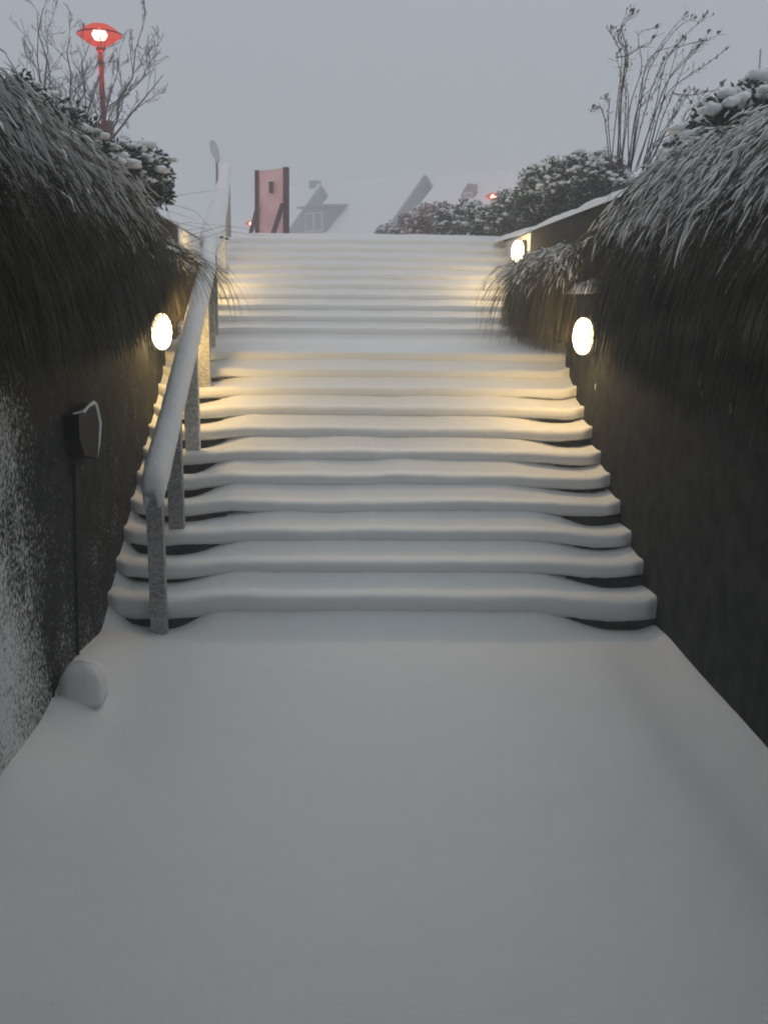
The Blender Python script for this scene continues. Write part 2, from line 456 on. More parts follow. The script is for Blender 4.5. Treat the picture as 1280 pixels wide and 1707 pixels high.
wh = wall_group('high_wall', 'tall grey retaining wall beside the landing on the right, snow along its top')
slab(2.342, 2.60, 2.342, 2.60, YN, 14.6, -0.3, ZT-0.02, 'wall_body', M['concrete'], wh)
slab(2.322, 2.60, 2.322, 2.60, 14.6, DTOP+0.15, 0.5, ZT-0.05, 'upper_wall_body', M['wall_plastered'], wh)
MB().box((2.20, LEDGE+0.01, 2.38), (2.343, 13.4, 2.50)).build('ledge', M['concrete'], wh)
cap(lambda y: 2.342, lambda y: 2.72, YN, 14.65, ZT-0.02, 0.11, 'snow_cap', wh, 9.0)
cap(lambda y: 2.28-0.10*sstep(14.6, 17.3, y), lambda y: 2.75, 14.58, DTOP+0.5, ZT-0.05, 0.13, 'snow_drift', wh, 19.0)
def hl(y): return xl(y)-0.242
wh2 = wall_group('high_wall', 'tall grey retaining wall beside the landing on the left, behind the grass')
slab(hl(YN)-0.26, hl(YN), hl(14.3)-0.26, hl(14.3), YN, 14.3, -0.3, ZT-0.02, 'wall_body', M['concrete'], wh2)
slab(hl(14.3)-0.26, hl(14.3)+0.02, hl(DTOP+.15)-0.26, hl(DTOP+.15)+0.02, 14.3, DTOP+0.15, 0.5, ZT-0.05, 'upper_wall_body', M['wall_plastered'], wh2)
cap(lambda y: hl(y)-0.40, lambda y: hl(y), YN, DTOP+0.5, ZT-0.02, 0.12, 'snow_cap', wh2, 13.0)

MB().prism([(hl(LEDGE+.01)-.002, LEDGE+0.01, 2.38), (hl(LEDGE)+0.14, LEDGE+0.01, 2.38), (hl(12.9)+0.14, 12.9, 2.38), (hl(12.9)-.002, 12.9, 2.38), (hl(LEDGE+.01)-.002, LEDGE+0.01, 2.5), (hl(LEDGE)+0.14, LEDGE+0.01, 2.5), (hl(12.9)+0.14, 12.9, 2.5), (hl(12.9)-.002, 12.9, 2.5)]).build('ledge', M['concrete'], wh2)

# guessed passage over the viewer, out of view, added to darken the foreground snow
up = empty('shade_passage', (0.15, -0.6, 0)); tag(up, 'unseen dark concrete passage over the viewer, added to shade the foreground snow', 'shade_passage')
part(MB().box((-9, -6.5, 2.62), (9, 1.25, 3.05)).build('shade_deck', M['concrete']), up, up.location)
part(MB().box((-9, 1.0, 3.05), (9, 1.25, 3.75)).build('shade_parapet', M['concrete']), up, up.location)
part(MB().box((-3.2, -6.5, -0.3), (3.0, -6.2, 2.62)).build('shade_end_wall', M['concrete']), up, up.location)

# low plinth that closes the landing at the foot of the upper flight
pl = empty('plinth', (2.2, DB-0.05, 11*H)); tag(pl, 'short grey concrete plinth at the right foot of the upper flight', 'plinth')
part(MB().box((2.067, DB-0.06, 1.4), (2.341, DB+0.42, 2.02)).build('plinth_body', M['concrete']), pl, pl.location)
v = cap(lambda y: 2.067, lambda y: 2.33, DB-0.06, DB+0.42, 2.02, 0.07, 'snow_cap', None, 3.0, nseg=8, over=0.01)
part(v, pl, pl.location)

# ------------------------------------------------------------------ handrail
hr = empty('handrail', (-1.42, 6.8, 0)); tag(hr, 'handrail on square posts up the left side, thick snow on top', 'handrail')
def hp(o): return part(o, hr, hr.location)
path = [Vector(p) for p in ((-1.405, 6.72, 0.90), (-1.585, 10.70, 2.46), (-1.80, 12.20, 2.63), (-1.99, 13.90, 2.95), (-2.24, 17.62, 4.24))]
def on_rail(y):
    for a, b in zip(path, path[1:]):
        if y <= b.y or b is path[-1]:
            t = (y-a.y)/(b.y-a.y); return a.lerp(b, t)
mb = MB()
for a, b in zip(path, path[1:]): mb.bar(a+(b-a).normalized()*0.07, b+(b-a).normalized()*0.012, 0.07, 0.045)
hp(mb.build('rail', M['steel']))
ROT = []
for (y, mt, w) in ((6.82, 'post', 0.108), (7.86, 'post', 0.115), (9.05, 'post_heavy', 0.125), (10.15, 'post', 0.12), (11.75, 'post', 0.12), (13.95, 'post', 0.10), (16.1, 'post_heavy', 0.09), (17.50, 'post', 0.085)):
    p = on_rail(y)
    k = int((y-D0)//TR)+1 if y < D0+10*TR+0.3 else (11 if y < DB else int((y-DB)//TR)+12)
    zb = 0 if y < D0 else k*H-0.135
    if y > DTOP: zb = ZT-0.15
    if y < D0: zb = -0.2
    mb = MB().box((-w/2, -0.04, zb), (w/2, 0.04, p.z-0.02))
    o = mb.build('post', M[mt]); o.location = (p.x-hr.location.x, p.y-hr.location.y, -hr.location.z); o.parent = hr
# snow lying on the rail: cross-section swept along the path
def rail_snow():
    vs = []; K = 14; pts = []
    tot = sum((b-a).length for a, b in zip(path, path[1:])); N = 190
    acc = 0; segs = list(zip(path, path[1:]))
    for i in range(N+1):
        s_ = tot*i/N; k = 0
        while k < len(segs)-1 and s_ > (segs[k][1]-segs[k][0]).length: s_ -= (segs[k][1]-segs[k][0]).length; k += 1
        a, b = segs[k]; pts.append(a.lerp(b, min(1, s_/(b-a).length)))
    sm = [pts[0]]+[(pts[max(0, i-2)]+pts[i-1]+pts[i]+pts[i+1]+pts[min(N, i+2)])/5 for i in range(1, N)]+[pts[-1]]
    for i, c in enumerate(sm):
        s_ = tot*i/N
        endf = math.sqrt(min(1, (s_+0.02)/0.12, (tot-s_+0.02)/0.10))
        w = (0.088+0.006*nz(s_*1.1, 1)+0.004*nz(s_*5, 2))*(0.55+0.45*endf)
        if s_ > 6.6: w *= 1+0.75*sstep(5.6, 7.6, s_)*(1-1.25*sstep(7.6, 12.0, s_))
        h = (0.115+0.012*nz(s_*1.4, 5)+0.006*nz(s_*6, 3))*endf
        dn = 0.045+0.02*nz(s_*3.1, 8)+(0.07*(1-sstep(0, 0.12, s_)))
        for k in range(K):
            a = math.pi*2*k/K
            cx, sz = math.cos(a), math.sin(a)
            x = w*math.copysign(abs(cx)**0.8, cx)
            z = h*abs(sz)**0.85 if sz >= 0 else -dn*abs(sz)**0.4*(0.35 if abs(cx) < 0.5 else 1)
            vs.append((c.x+x+0.004*nz(s_*7, k, 1), c.y, c.z+0.02+z))
    f = grid(N+1, K).tolist()
    f += [(i*K+K-1, (i+1)*K+K-1, (i+1)*K, i*K) for i in range(N)]
    f += [tuple(range(K)), tuple(N*K+k for k in range(K))]
    return link_mesh('snow_ridge', vs, f, M['snow_soft'], None, smooth=True)
hp(rail_snow())

# ------------------------------------------------------------------ wall lamps (oval bulkheads)
def wall_lamp(label, x, y, z, side, power, s_=1.0):
    """side +1: mounted on the right wall, shining to -x"""
    e_ = empty('wall_lamp', (x, y, z), 0 if side > 0 else math.pi); tag(e_, label, 'lamp', 'oval wall lamps beside the stairs')
    def dome(rx, ry, rz, x0, n=8, k=24):
        mb = MB(); vs = []
        for i in range(n+1):
            a = math.pi/2*i/n
            for j in range(k):
                b = 2*math.pi*j/k; vs.append((x0-rx*math.sin(a), ry*math.cos(a)*math.cos(b), rz*math.cos(a)*math.sin(b)))
        return mb.add(vs, [(i*k+j, i*k+(j+1) % k, (i+1)*k+(j+1) % k, (i+1)*k+j) for i in range(n) for j in range(k)]).add([(x0, ry*math.cos(2*math.pi*j/k), rz*math.sin(2*math.pi*j/k)) for j in range(k)], [tuple(range(k))])
    dome(0.035, 0.135*s_, 0.175*s_, 0.0, 4).build('back_plate', M['dark_steel'], e_)
    mbg = MB(); vsg = []; n_, k_ = 12, 24
    for i in range(n_+1):
        a = -math.pi/2+math.pi*i/n_
        for j in range(k_):
            b_ = 2*math.pi*j/k_; vsg.append((-0.112+0.088*math.sin(a)*abs(math.sin(a))**-0.15 if abs(math.sin(a)) > 1e-6 else -0.112, max(0.001, math.cos(a))*0.118*s_*math.cos(b_), max(0.001, math.cos(a))*0.165*s_*math.sin(b_)))
    mbg.add(vsg, [(i*k_+j, i*k_+(j+1) % k_, (i+1)*k_+(j+1) % k_, (i+1)*k_+j) for i in range(n_) for j in range(k_)])
    g = mbg.build('glass', M['warm_glass'], e_, True)
    mb = MB(); mb.tube([(-0.115+0.092*math.cos(2*math.pi*i/12), 0.124*s_*math.sin(2*math.pi*i/12), -0.01) for i in range(13)], 0.006, 6)
    mb.build('guard_bar', M['dark_steel'], e_)
    ring = [(-0.032, 0.128*s_*math.cos(2*math.pi*i/24), 0.168*s_*math.sin(2*math.pi*i/24)) for i in range(25)]
    MB().tube(ring, 0.009, 6, cap=False).build('rim', M['dark_steel'], e_, True)
    L = bpy.data.lights.new('lamp_light', 'POINT'); L.energy = power; L.color = (1.0, 0.64, 0.22); L.shadow_soft_size = 0.10
    lo = bpy.data.objects.new('lamp_light', L); col.objects.link(lo); lo.parent = e_; lo.location = (-0.29, 0, 0.0)
    return e_
wall_lamp('lit oval wall lamp low on the right wall above the lower flight', XR-0.001, 9.30, 1.885, 1, 25.0)
wall_lamp('lit oval wall lamp just left of the snowy handrail, under dry grass', xl(9.5)+0.001, 9.52, 1.89, -1, 25.0)
wall_lamp('lit oval wall lamp at the top right beside the upper flight', 2.32, 15.0, 2.86, 1, 16.0, 0.95)
wall_lamp('lit oval wall lamp hidden behind the handrail beside the upper flight', left_face(15.0)+0.03, 15.0, 2.58, -1, 13.0, 0.95)

# ------------------------------------------------------------------ hooded box, cable and snowed-in box at the left wall
def on_left(px, py):
    y = 6.0
    for _ in range(40): y = y*(xl(y)/at(px, py, y).x)**0.7
    return at(px, py, y)
pA, pB = on_left(104, 692), on_left(150, 772)
wb = empty('wall_box', pA); tag(wb, 'small dark hooded box on the left wall with snow on its edges', 'wall box')
ya, yb = pA.y, pA.y+0.62; zt, zb = pA.z, pA.z-0.34
xf = xl(ya)
pts = [(0, 0), (0.50, 0.02), (0.60, -0.12), (0.50, -0.33), (0.12, -0.25), (0, -0.14)]
vs = []
for dx in (0.0, 0.09):
    for (a, b) in pts: vs.append((xl(pA.y+a)+dx-pA.x+0.002, a, b+0.0))
n = len(pts)
link_mesh('box_body', vs, [tuple(range(n))[::-1], tuple(range(n, 2*n))]+[(i, (i+1) % n, n+(i+1) % n, n+i) for i in range(n)], M['hood'], wb)
mb = MB(); mb.tube([(xl(pA.y+a)-pA.x+0.085+d, a, b) for a, b, d in ((0.0, 0.01, -.02), (0.17, 0.0, 0), (0.34, 0.018, 0), (0.49, 0.022, 0), (0.525, 0.0, .006), (0.61, -0.12, .006), (0.56, -0.24, .004), (0.51, -0.33, 0))], [0.006, 0.011, 0.008, 0.013, 0.014, 0.015, 0.012, 0.005], 8)
mb.build('snow_edge', M['snow_soft'], wb, True)
pC, pD = on_left(120, 775), on_left(128, 1128)
mb = MB(); zs = np.linspace(pC.z, 0.10, 12)
mb.tube([(xl(pC.y+(pD.y-pC.y)*i/11)-pA.x+0.014, pC.y+(pD.y-pC.y)*i/11-pA.y, z-pA.z) for i, z in enumerate(zs)], 0.010, 6)
mb.build('cable', M['dark_steel'], wb)
for (k) in range(16):
    t = k/16; MBk = None
# ground box
q0 = at(137, 1205, 5.32)
gb = empty('ground_box', (q0.x, 5.36, -0.02)); tag(gb, 'small pale box by the foot of the left wall under a thick cap of snow', 'box')
MB().box((-0.10, -0.09, -0.05), (0.095, 0.10, 0.10)).build('box_body', M['wall_plastered'], gb)
vs = []; NA, NB = 16, 10
for i in range(NB+1):
    t = i/NB
    for j in range(NA):
        a = 2*math.pi*j/NA; c, s_ = math.cos(a), math.sin(a)
        sq = 1/max(abs(c), abs(s_))**0.75
        r = (1-t**5.0)**0.6 if t < 1 else 0.0
        r = max(r, 0.001)
        vs.append((0.003+0.128*sq*c*r*0.92, 0.01+0.125*sq*s_*r*0.92, 0.045+0.215*t - 0.02*(1-t)*(0.5+nz(a*1.3, 2)) + 0.015*nz(c*2, s_*2, t*2)))
f = [(i*NA+j, i*NA+(j+1) % NA, (i+1)*NA+(j+1) % NA, (i+1)*NA+j) for i in range(NB) for j in range(NA)] + [tuple(range(NA))[::-1]]
link_mesh('snow_cap', vs, f, M['snow_soft'], gb, smooth=True)
MB().box((-0.145, -0.115, -0.03), (-0.125, -0.09, 0.20)).build('stake', M['dark_steel'], gb)

# ------------------------------------------------------------------ street lamps
def street_lamp(label, base, zhead, energy, hr_=0.36, box=False, group='red-glowing street lamps'):
    e_ = empty('street_lamp', base); tag(e_, label, 'street lamp', group)
    h = zhead-base[2]
    MB().lathe([(0.075, 0), (0.07, 0.6), (0.048, 0.75), (0.042, h-0.26)], sides=12).build('pole', M['lamp_pole'], e_, True)
    MB().lathe([(0.042, h-0.27), (0.07, h-0.26), (0.075, h-0.21), (0.05, h-0.20)], sides=12).build('collar', M['lamp_pole'], e_, True)
    MB().lathe([(0.05, h-0.20), (hr_*0.40, h-0.165), (hr_*0.72, h-0.09), (hr_*0.99, h-0.003)], sides=28).build('lower_bowl', M['red_glow'], e_, True)
    MB().lathe([(hr_, h), (hr_*0.75, h+0.085), (hr_*0.42, h+0.15), (0.02, h+0.18)], sides=28).build('canopy', M['red_glow'], e_, True)
    MB().lathe([(hr_*1.03, h-0.012), (hr_*1.05, h+0.001), (hr_*1.03, h+0.012)], sides=28).build('rim', M['lamp_pole'], e_, True)
    vs = MB().lathe([(0.001, -0.10), (0.09, -0.075), (0.13, 0), (0.09, 0.075), (0.001, 0.10)], (0, 0, h+0.0), 16)
    vs.build('bulb', M['bulb'], e_, True)
    if box:
        MB().box((-0.13, -0.10, h-1.66), (-0.045, 0.06, h-1.40)).build('fuse_box', M['lamp_pole'], e_)
        MB().box((0.045, -0.10, h-1.64), (0.16, 0.06, h-1.36)).build('sign_plate', M['lamp_pole'], e_)
    L = bpy.data.lights.new('lamp_light', 'POINT'); L.energy = energy; L.color = (1.0, 0.20, 0.12); L.shadow_soft_size = 0.3
    lo = bpy.data.objects.new('lamp_light', L); col.objects.link(lo); lo.parent = e_; lo.location = (0, 0, h-0.45)
    return e_
p = at(166, 57, 18.3); street_lamp('tall red-glowing street lamp with a box on its pole, above the left bushes', (p.x, p.y, ZT-0.05), p.z, 60, box=True)
p = at(822, 327, 49); street_lamp('distant red street lamp glowing just above the snowy hedge', (p.x, p.y, ZT-0.05), p.z, 300)
p = at(418, 372, 64); street_lamp('smallest red street lamp, a dot left of the pink board', (p.x, p.y, ZT-0.05), p.z, 150)

# unlit lantern behind the handrail
p = at(361, 262, 34); ul = empty('unlit_lamp', (p.x, p.y, ZT-0.05)); tag(ul, 'thin pale unlit street lamp with a tilted head behind the handrail', 'street lamp')
MB().lathe([(0.06, 0), (0.035, p.z-ZT)], sides=8).build('pole', M['steel'], ul, True)
vs = MB(); hh = p.z-ZT
vs.tube([(0.05, 0, hh-0.12), (0.02, -0.05, hh+0.05), (-0.05, -0.1, hh+0.28), (-0.10, -0.15, hh+0.50), (-0.12, -0.17, hh+0.56)], [0.04, 0.10, 0.14, 0.10, 0.02], 10)
vs.build('lamp_head', M['frame'], ul, True)

# ------------------------------------------------------------------ pink board on braces
YB = 23.5
bl, br = at(428, 395, YB+0.22), at(477, 395, YB-0.10)
tl, tr = at(428, 286, YB+0.22), at(477, 281, YB-0.10)
bd = empty('notice_board', ((bl.x+br.x)/2, YB, ZT-0.03)); tag(bd, 'tall pink board between dark posts, propped up by two braces', 'notice board')
def bpart(o): return part(o, bd, bd.location)
zb_ = ZT-0.05
def P3(v, z=None): return Vector((v.x, v.y, v.z if z is None else z))
vs = MB().prism([P3(bl, zb_), P3(br, zb_), P3(br, zb_)+Vector((0, .04, 0)), P3(bl, zb_)+Vector((0, .04, 0)), P3(tl), P3(tr), P3(tr)+Vector((0, .04, 0)), P3(tl)+Vector((0, .04, 0))])
bpart(vs.build('board', M['panel']))
for (b, t, w) in ((bl, tl, 0.085), (br, tr, 0.13)):
    bpart(MB().bar((b.x, b.y-0.02, zb_), (t.x, t.y-0.02, t.z+0.03), w, w, (0, 1, 0)).build('post', M['timber']))
a1 = at(471, 340, YB-0.2); a2 = at(452, 400, YB-0.9)
bpart(MB().bar((a1.x, a1.y, a1.z), (a2.x, a2.y, a2.z), 0.08, 0.08).build('brace', M['timber']))
a1 = at(429, 344, YB+0.1); a2 = at(415, 400, YB-0.6)
bpart(MB().bar((a1.x, a1.y, a1.z), (a2.x, a2.y, a2.z), 0.07, 0.07).build('brace', M['timber']))
c = at(452, 312, YB-0.03)
bpart(MB().box((c.x-0.045, c.y-0.05, c.z-0.12), (c.x+0.045, c.y+0.02, c.z+0.12)).build('small_box', M['timber']))
bpart(MB().box((c.x-0.055, c.y-0.07, c.z+0.122), (c.x+0.055, c.y+0.02, c.z+0.15)).build('snow_cap', M['snow_soft']))
d_ = (tr-tl)
bpart(MB().bar(tl+Vector((0, 0.02, 0.02)), tr+Vector((0, 0.02, 0.02)), 0.07, 0.035).build('top_snow', M['snow_soft']))

# ------------------------------------------------------------------ snowed roofs in the haze
PHI = R(50)
ridge_dir = Vector((-math.cos(PHI), math.sin(PHI), 0)); slope_dir = Vector((-math.sin(PHI), -math.cos(PHI), 0))
def house(label, apex, length, half, drop, wall_h, dormers=(), chimney=None, round_win=False):
    base = Vector((apex.x, apex.y, 0)); e_ = empty('house', (apex.x, apex.y, ZT-2.0)); tag(e_, label, 'house', 'snow-covered houses fading in the haze')
    def hp_(o): return part(o, e_, e_.location)
    def W(s_, r, z): return Vector((apex.x, apex.y, z)) + slope_dir*s_ + ridge_dir*r
    ze = apex.z-drop; z0 = ZT-2.0
    # walls with gables
    h2 = half-0.35
    ga = [W(h2, 0.35, z0), W(-h2, 0.35, z0), W(-h2, 0.35, ze+0.15), W(0, 0.35, apex.z-0.25), W(h2, 0.35, ze+0.15)]
    gb_ = [W(h2, length-0.35, z0), W(-h2, length-0.35, z0), W(-h2, length-0.35, ze+0.15), W(0, length-0.35, apex.z-0.25), W(h2, length-0.35, ze+0.15)]
    hp_(link_mesh('wall', ga+gb_, [(0, 1, 2, 3, 4), (9, 8, 7, 6, 5), (0, 5, 6, 1), (1, 6, 7, 2), (4, 9, 5, 0), (2, 7, 8, 3), (3, 8, 9, 4)], M['house_wall']))
    mb = MB()
    for sg in (1, -1):
        mb.prism([W(0, 0, apex.z-0.2), W(sg*half, 0, ze-0.2), W(sg*half, length, ze-0.2), W(0, length, apex.z-0.2), W(0, 0, apex.z), W(sg*half, 0, ze), W(sg*half, length, ze), W(0, length, apex.z)])
    hp_(mb.build('roof', M['roof_board']))
    mb = MB()
    for sg in (1, -1):
        mb.prism([W(sg*0.02, 0.06, apex.z+0.004), W(sg*half, 0.06, ze+0.004), W(sg*half, length-0.06, ze+0.004), W(sg*0.02, length-0.06, apex.z+0.004), W(0, 0.10, apex.z+0.17), W(sg*(half+0.04), 0.10, ze+0.13), W(sg*(half+0.04), length-0.10, ze+0.13), W(0, length-0.10, apex.z+0.17)])
    hp_(mb.build('snow_layer', M['snow']))
    mb = MB().bar(W(0.05, -0.03, apex.z-0.22), W(half+0.05, -0.03, ze-0.22), 0.30, 0.10, ridge_dir)
    mb.bar(W(-0.05, -0.03, apex.z-0.22), W(-half-0.05, -0.03, ze-0.22), 0.30, 0.10, ridge_dir)
    hp_(mb.build('verge_board', M['roof_board']))
    hp_(MB().bar(W(half+0.12, 0, ze-0.16), W(half+0.12, length, ze-0.16), 0.14, 0.16).build('gutter', M['roof_board']))
    if chimney:
        r, w = chimney
        hp_(MB().prism([W(w, r-w, apex.z-0.5), W(-w, r-w, apex.z-0.5), W(-w, r+w, apex.z-0.5), W(w, r+w, apex.z-0.5), W(w, r-w, apex.z+0.40), W(-w, r-w, apex.z+0.40), W(-w, r+w, apex.z+0.40), W(w, r+w, apex.z+0.40)]).build('chimney', M['roof_board']))
        hp_(MB().prism([W(w, r-w, apex.z+0.4021), W(-w, r-w, apex.z+0.4021), W(-w, r+w, apex.z+0.4021), W(w, r+w, apex.z+0.4021), W(w*.7, r-w*.7, apex.z+0.52), W(-w*.7, r-w*.7, apex.z+0.52), W(-w*.7, r+w*.7, apex.z+0.52), W(w*.7, r+w*.7, apex.z+0.52)]).build('chimney_snow', M['snow']))
    k = drop/half
    for (r, s0, w, hgt, kind) in dormers:
        zf = apex.z-k*s0          # roof height at the dormer front foot
        sb = s0-hgt/k             # where its top meets the roof
        if kind == 'shed':
            o = hp_(MB().prism([W(s0, r-w, zf), W(s0, r+w, zf), W(sb, r+w, zf+hgt*0.98), W(sb, r-w, zf+hgt*0.98), W(s0, r-w, zf+hgt), W(s0, r+w, zf+hgt), W(sb-0.15, r+w, zf+hgt+0.12), W(sb-0.15, r-w, zf+hgt+0.12)]).build('dormer', M['house_wall']))
            hp_(MB().prism([W(s0+0.3, r-w-0.3, zf+hgt+0.02), W(s0+0.3, r+w+0.3, zf+hgt+0.02), W(sb-0.4, r+w+0.3, zf+hgt+0.14), W(sb-0.4, r-w-0.3, zf+hgt+0.14), W(s0+0.3, r-w-0.3, zf+hgt+0.16), W(s0+0.3, r+w+0.3, zf+hgt+0.16), W(sb-0.4, r+w+0.3, zf+hgt+0.30), W(sb-0.4, r-w-0.3, zf+hgt+0.30)]).build('dormer_roof', M['roof_board']))
        else:
            hp_(link_mesh('dormer', [W(s0, r-w, zf), W(s0, r+w, zf), W(s0, r+w, zf+hgt*.45), W(s0, r, zf+hgt), W(s0, r-w, zf+hgt*.45), W(sb, r-w, zf+hgt*.45), W(sb, r, zf+hgt), W(sb, r+w, zf+hgt*.45)],
                          [(0, 1, 2, 3, 4), (4, 3, 6, 5), (3, 2, 7, 6), (0, 4, 5), (1, 7, 2)], M['house_wall']))
        fr = MB()
        w2 = w*0.72; z1, z2 = zf+hgt*0.14, zf+hgt*(0.84 if kind == 'shed' else 0.5)
        fr.prism([W(s0+0.003, r-w2, z1), W(s0+0.003, r+w2, z1), W(s0+0.06, r+w2, z1), W(s0+0.06, r-w2, z1), W(s0+0.003, r-w2, z2), W(s0+0.003, r+w2, z2), W(s0+0.06, r+w2, z2), W(s0+0.06, r-w2, z2)])
        wo = hp_(fr.build('window', M['frame']))
        mg = MB()
        for a in (-1, 1):
            c0 = r+a*w2*0.49; q = w2*0.40
            mg.prism([W(s0+0.062, c0-q, z1+0.1), W(s0+0.062, c0+q, z1+0.1), W(s0+0.075, c0+q, z1+0.1), W(s0+0.075, c0-q, z1+0.1), W(s0+0.062, c0-q, z2-0.1), W(s0+0.062, c0+q, z2-0.1), W(s0+0.075, c0+q, z2-0.1), W(s0+0.075, c0-q, z2-0.1)])
        g = mg.build('pane', M['glass']); g.parent = wo; g.matrix_parent_inverse = Matrix.Translation(-e_.location)
        g.matrix_parent_inverse = (Matrix.Translation(e_.location) @ wo.matrix_parent_inverse).inverted()
    if round_win:
        vs = []; n = 20; cz = apex.z-2.9
        for dr in (0.345, 0.28):
            for j in range(n):
                a = 2*math.pi*j/n; vs.append(W(0.55*math.cos(a), dr, cz+0.55*math.sin(a)))
        o = hp_(link_mesh('round_window', vs, [tuple(range(n, 2*n))]+[(j, (j+1) % n, n+(j+1) % n, n+j) for j in range(n)], M['glass']))
    return e_
apA = at(709, 291, 74)
house('grey house with a snowy roof, shed dormer and round gable window', apA, 9.8, 4.3, 4.7, 3, dormers=[(8.0, 3.6, 1.45, 1.95, 'shed')], round_win=True)
apC = at(535, 308, 90)
house('snowy-roofed house with a chimney, farthest away behind the dormer', apC, 5.0, 4.2, 4.8, 3, chimney=(0.8, 0.38))
far_end = at(732, 300, 62)
apB = far_end - ridge_dir*13.0
house('nearest snowy house roof at the right, behind the hedge', apB, 13.0, 4.4, 4.4, 3, dormers=[(9.2, 1.5, 0.5, 0.95, 'gable')])

# ------------------------------------------------------------------ mast at the right edge
p = at(1268, 78, 40)
ms = empty('mast', (p.x, p.y, ZT-0.05)); tag(ms, 'faint thin mast with a crossbar in the haze at the right edge', 'mast')
MB().tube([(0, 0, 0), (0.05, 0, (p.z-ZT)*0.5), (0, 0, p.z-ZT)], [0.07, 0.05, 0.03], 8).build('pole', M['steel'], ms, True)
zc_ = at(1268, 114, 40).z-ZT
MB().tube([(-0.33, 0, zc_-0.06), (0.5, 0, zc_+0.1)], 0.025, 6).build('crossbar', M['steel'], ms, True)

# ------------------------------------------------------------------ bare trees and shrubs
def branch_lines(p0, p1, r0, depth, out, spread=0.55, sag=0.0, n=7, kids=5, up=0.25, klen=0.45):
    p0, p1 = Vector(p0), Vector(p1); d = p1-p0; L = d.length
    off = Vector(rng.normal(0, 0.06*L, 3))
    pts = []
    for i in range(n):
        t = i/(n-1)
        q = p0.lerp(p1, t) + off*math.sin(math.pi*t) + Vector(rng.normal(0, 0.012*L, 3))*(0 < i < n-1)
        q.z -= sag*L*t*t
        pts.append(q)
    out.append((pts, [max(0.0022, r0*(1-0.8*i/(n-1))) for i in range(n)]))
    if depth <= 0: return
    for k in range(kids):
        t = 0.25+0.72*(k+rng.random())/kids
        i = min(n-2, int(t*(n-1))); b = pts[i].lerp(pts[i+1], t*(n-1)-i)
        dirn = (d.normalized() + Vector(rng.normal(0, spread, 3)) + Vector((0, 0, up))).normalized()
        l2 = L*klen*(1.15-0.6*t)*(0.7+0.6*rng.random())
        branch_lines(b, b+dirn*l2, r0*(1-0.75*t)*0.6, depth-1, out, spread, sag, max(4, n-2), kids, up, klen)

def tree_from(name, label, cat, base, tips, r0, depth, fork_h, kids=5, spread=0.5, group=None, r_stem=None, klen=0.42):
    e_ = empty(name, base); tag(e_, label, cat, group)
    base = Vector(base)
    tr_ = []; fork = base+Vector((0, 0, fork_h))
    MBt = MB().tube([base-base, Vector((0.02, 0, fork_h*0.5)), Vector((0, 0, fork_h))], [r0*1.25, r0, r0*0.9], 8)
    MBt.build('trunk', M['bark'], e_, True)
    out = []
    for tpt in tips:
        s0 = fork + Vector((rng.normal(0, r0*0.6), rng.normal(0, r0*0.6), -0.05))
        branch_lines(s0, tpt, r_stem or r0*0.6, depth, out, spread, n=9, kids=kids, klen=klen)
    mb = MB()
    for pts, rr in out: mb.tube([q-base for q in pts], rr, 4, cap=False)
    mb.build('crown', M['twig'], e_)
    return e_
b = at(118, 300, 14.5); b.z = ZT
tips = [at(x, y, 14.5+dy) for x, y, dy in ((72, 12, .4), (238, 42, -.3), (272, 124, .5), (250, 118, -.8), (150, 70, .9), (30, 95, -.5), (205, 178, -.9), (0, 165, .6), (118, 60, -.2), (175, 110, .5))]
tree_from('bare_tree', 'leafless spreading tree behind the red street lamp pole', 'tree', b, tips, 0.040, 3, 0.35, kids=6, klen=0.40)
b = at(40, 300, 15.5); b.z = ZT
tips = [at(x, y, 15.5+dy) for x, y, dy in ((62, 20, .4), (-30, 60, -.3), (20, 110, .5), (90, 130, -.8), (-60, 20, .9))]
tree_from('bare_tree', 'leafless tree at the left edge, left of the lamp tree', 'tree', b, tips, 0.04, 3, 0.35, kids=4, klen=0.34)

# shrub with long wands, buds and withered heads at their tips
b = at(1052, 318, 10.9); b.z = ZT-0.02
sh = empty('wand_shrub', b); tag(sh, 'leafless multi-stemmed shrub with tall curved wands above the right wall', 'shrub')
wands = [
    ((1022, 280), (1027, 170), (1036, 95), (1020, 60), (1018, 48)), ((1030, 280), (1035, 160), (1044, 90), (1032, 55), (1052, 18)),
    ((1040, 285), (1030, 180), (1048, 100), (1036, 40), (1058, 22)), ((1048, 280), (1068, 150), (1083, 100), (1120, 45), (1146, 26)),
    ((1055, 285), (1075, 190), (1100, 110), (1140, 60), (1172, 30)), ((1060, 285), (1092, 190), (1105, 108), (1130, 80), (1168, 68)),
    ((1070, 285), (1100, 160), (1130, 110), (1152, 88), (1180, 52)), ((1075, 285), (1105, 200), (1120, 160), (1145, 92), (1160, 80)),
    ((1080, 280), (1110, 210), (1128, 180), (1150, 150), (1160, 155)), ((1085, 275), (1120, 220), (1145, 195), (1160, 170), (1175, 155)),
    ((1070, 280), (1090, 240), (1130, 215), (1150, 185), (1205, 142)), ((1020, 275), (1018, 200), (1015, 170), (1008, 165), (1006, 163)),
    ((1090, 270), (1120, 235), (1150, 215), (1165, 205), (1185, 200)), ((1036, 280), (1046, 200), (1048, 160), (1038, 120), (1040, 110)),
    ((1046, 280), (1056, 220), (1066, 170), (1090, 140), (1105, 100)), ((1095, 275), (1130, 250), (1150, 240), (1170, 225), (1180, 222)),
    ((1025, 95), (1045, 92), (1062, 80), (1078, 76), (1092, 62)), ((1120, 155), (1150, 158), (1175, 152), (1200, 148), (1208, 140))]
mb = MB(); hd = MB()
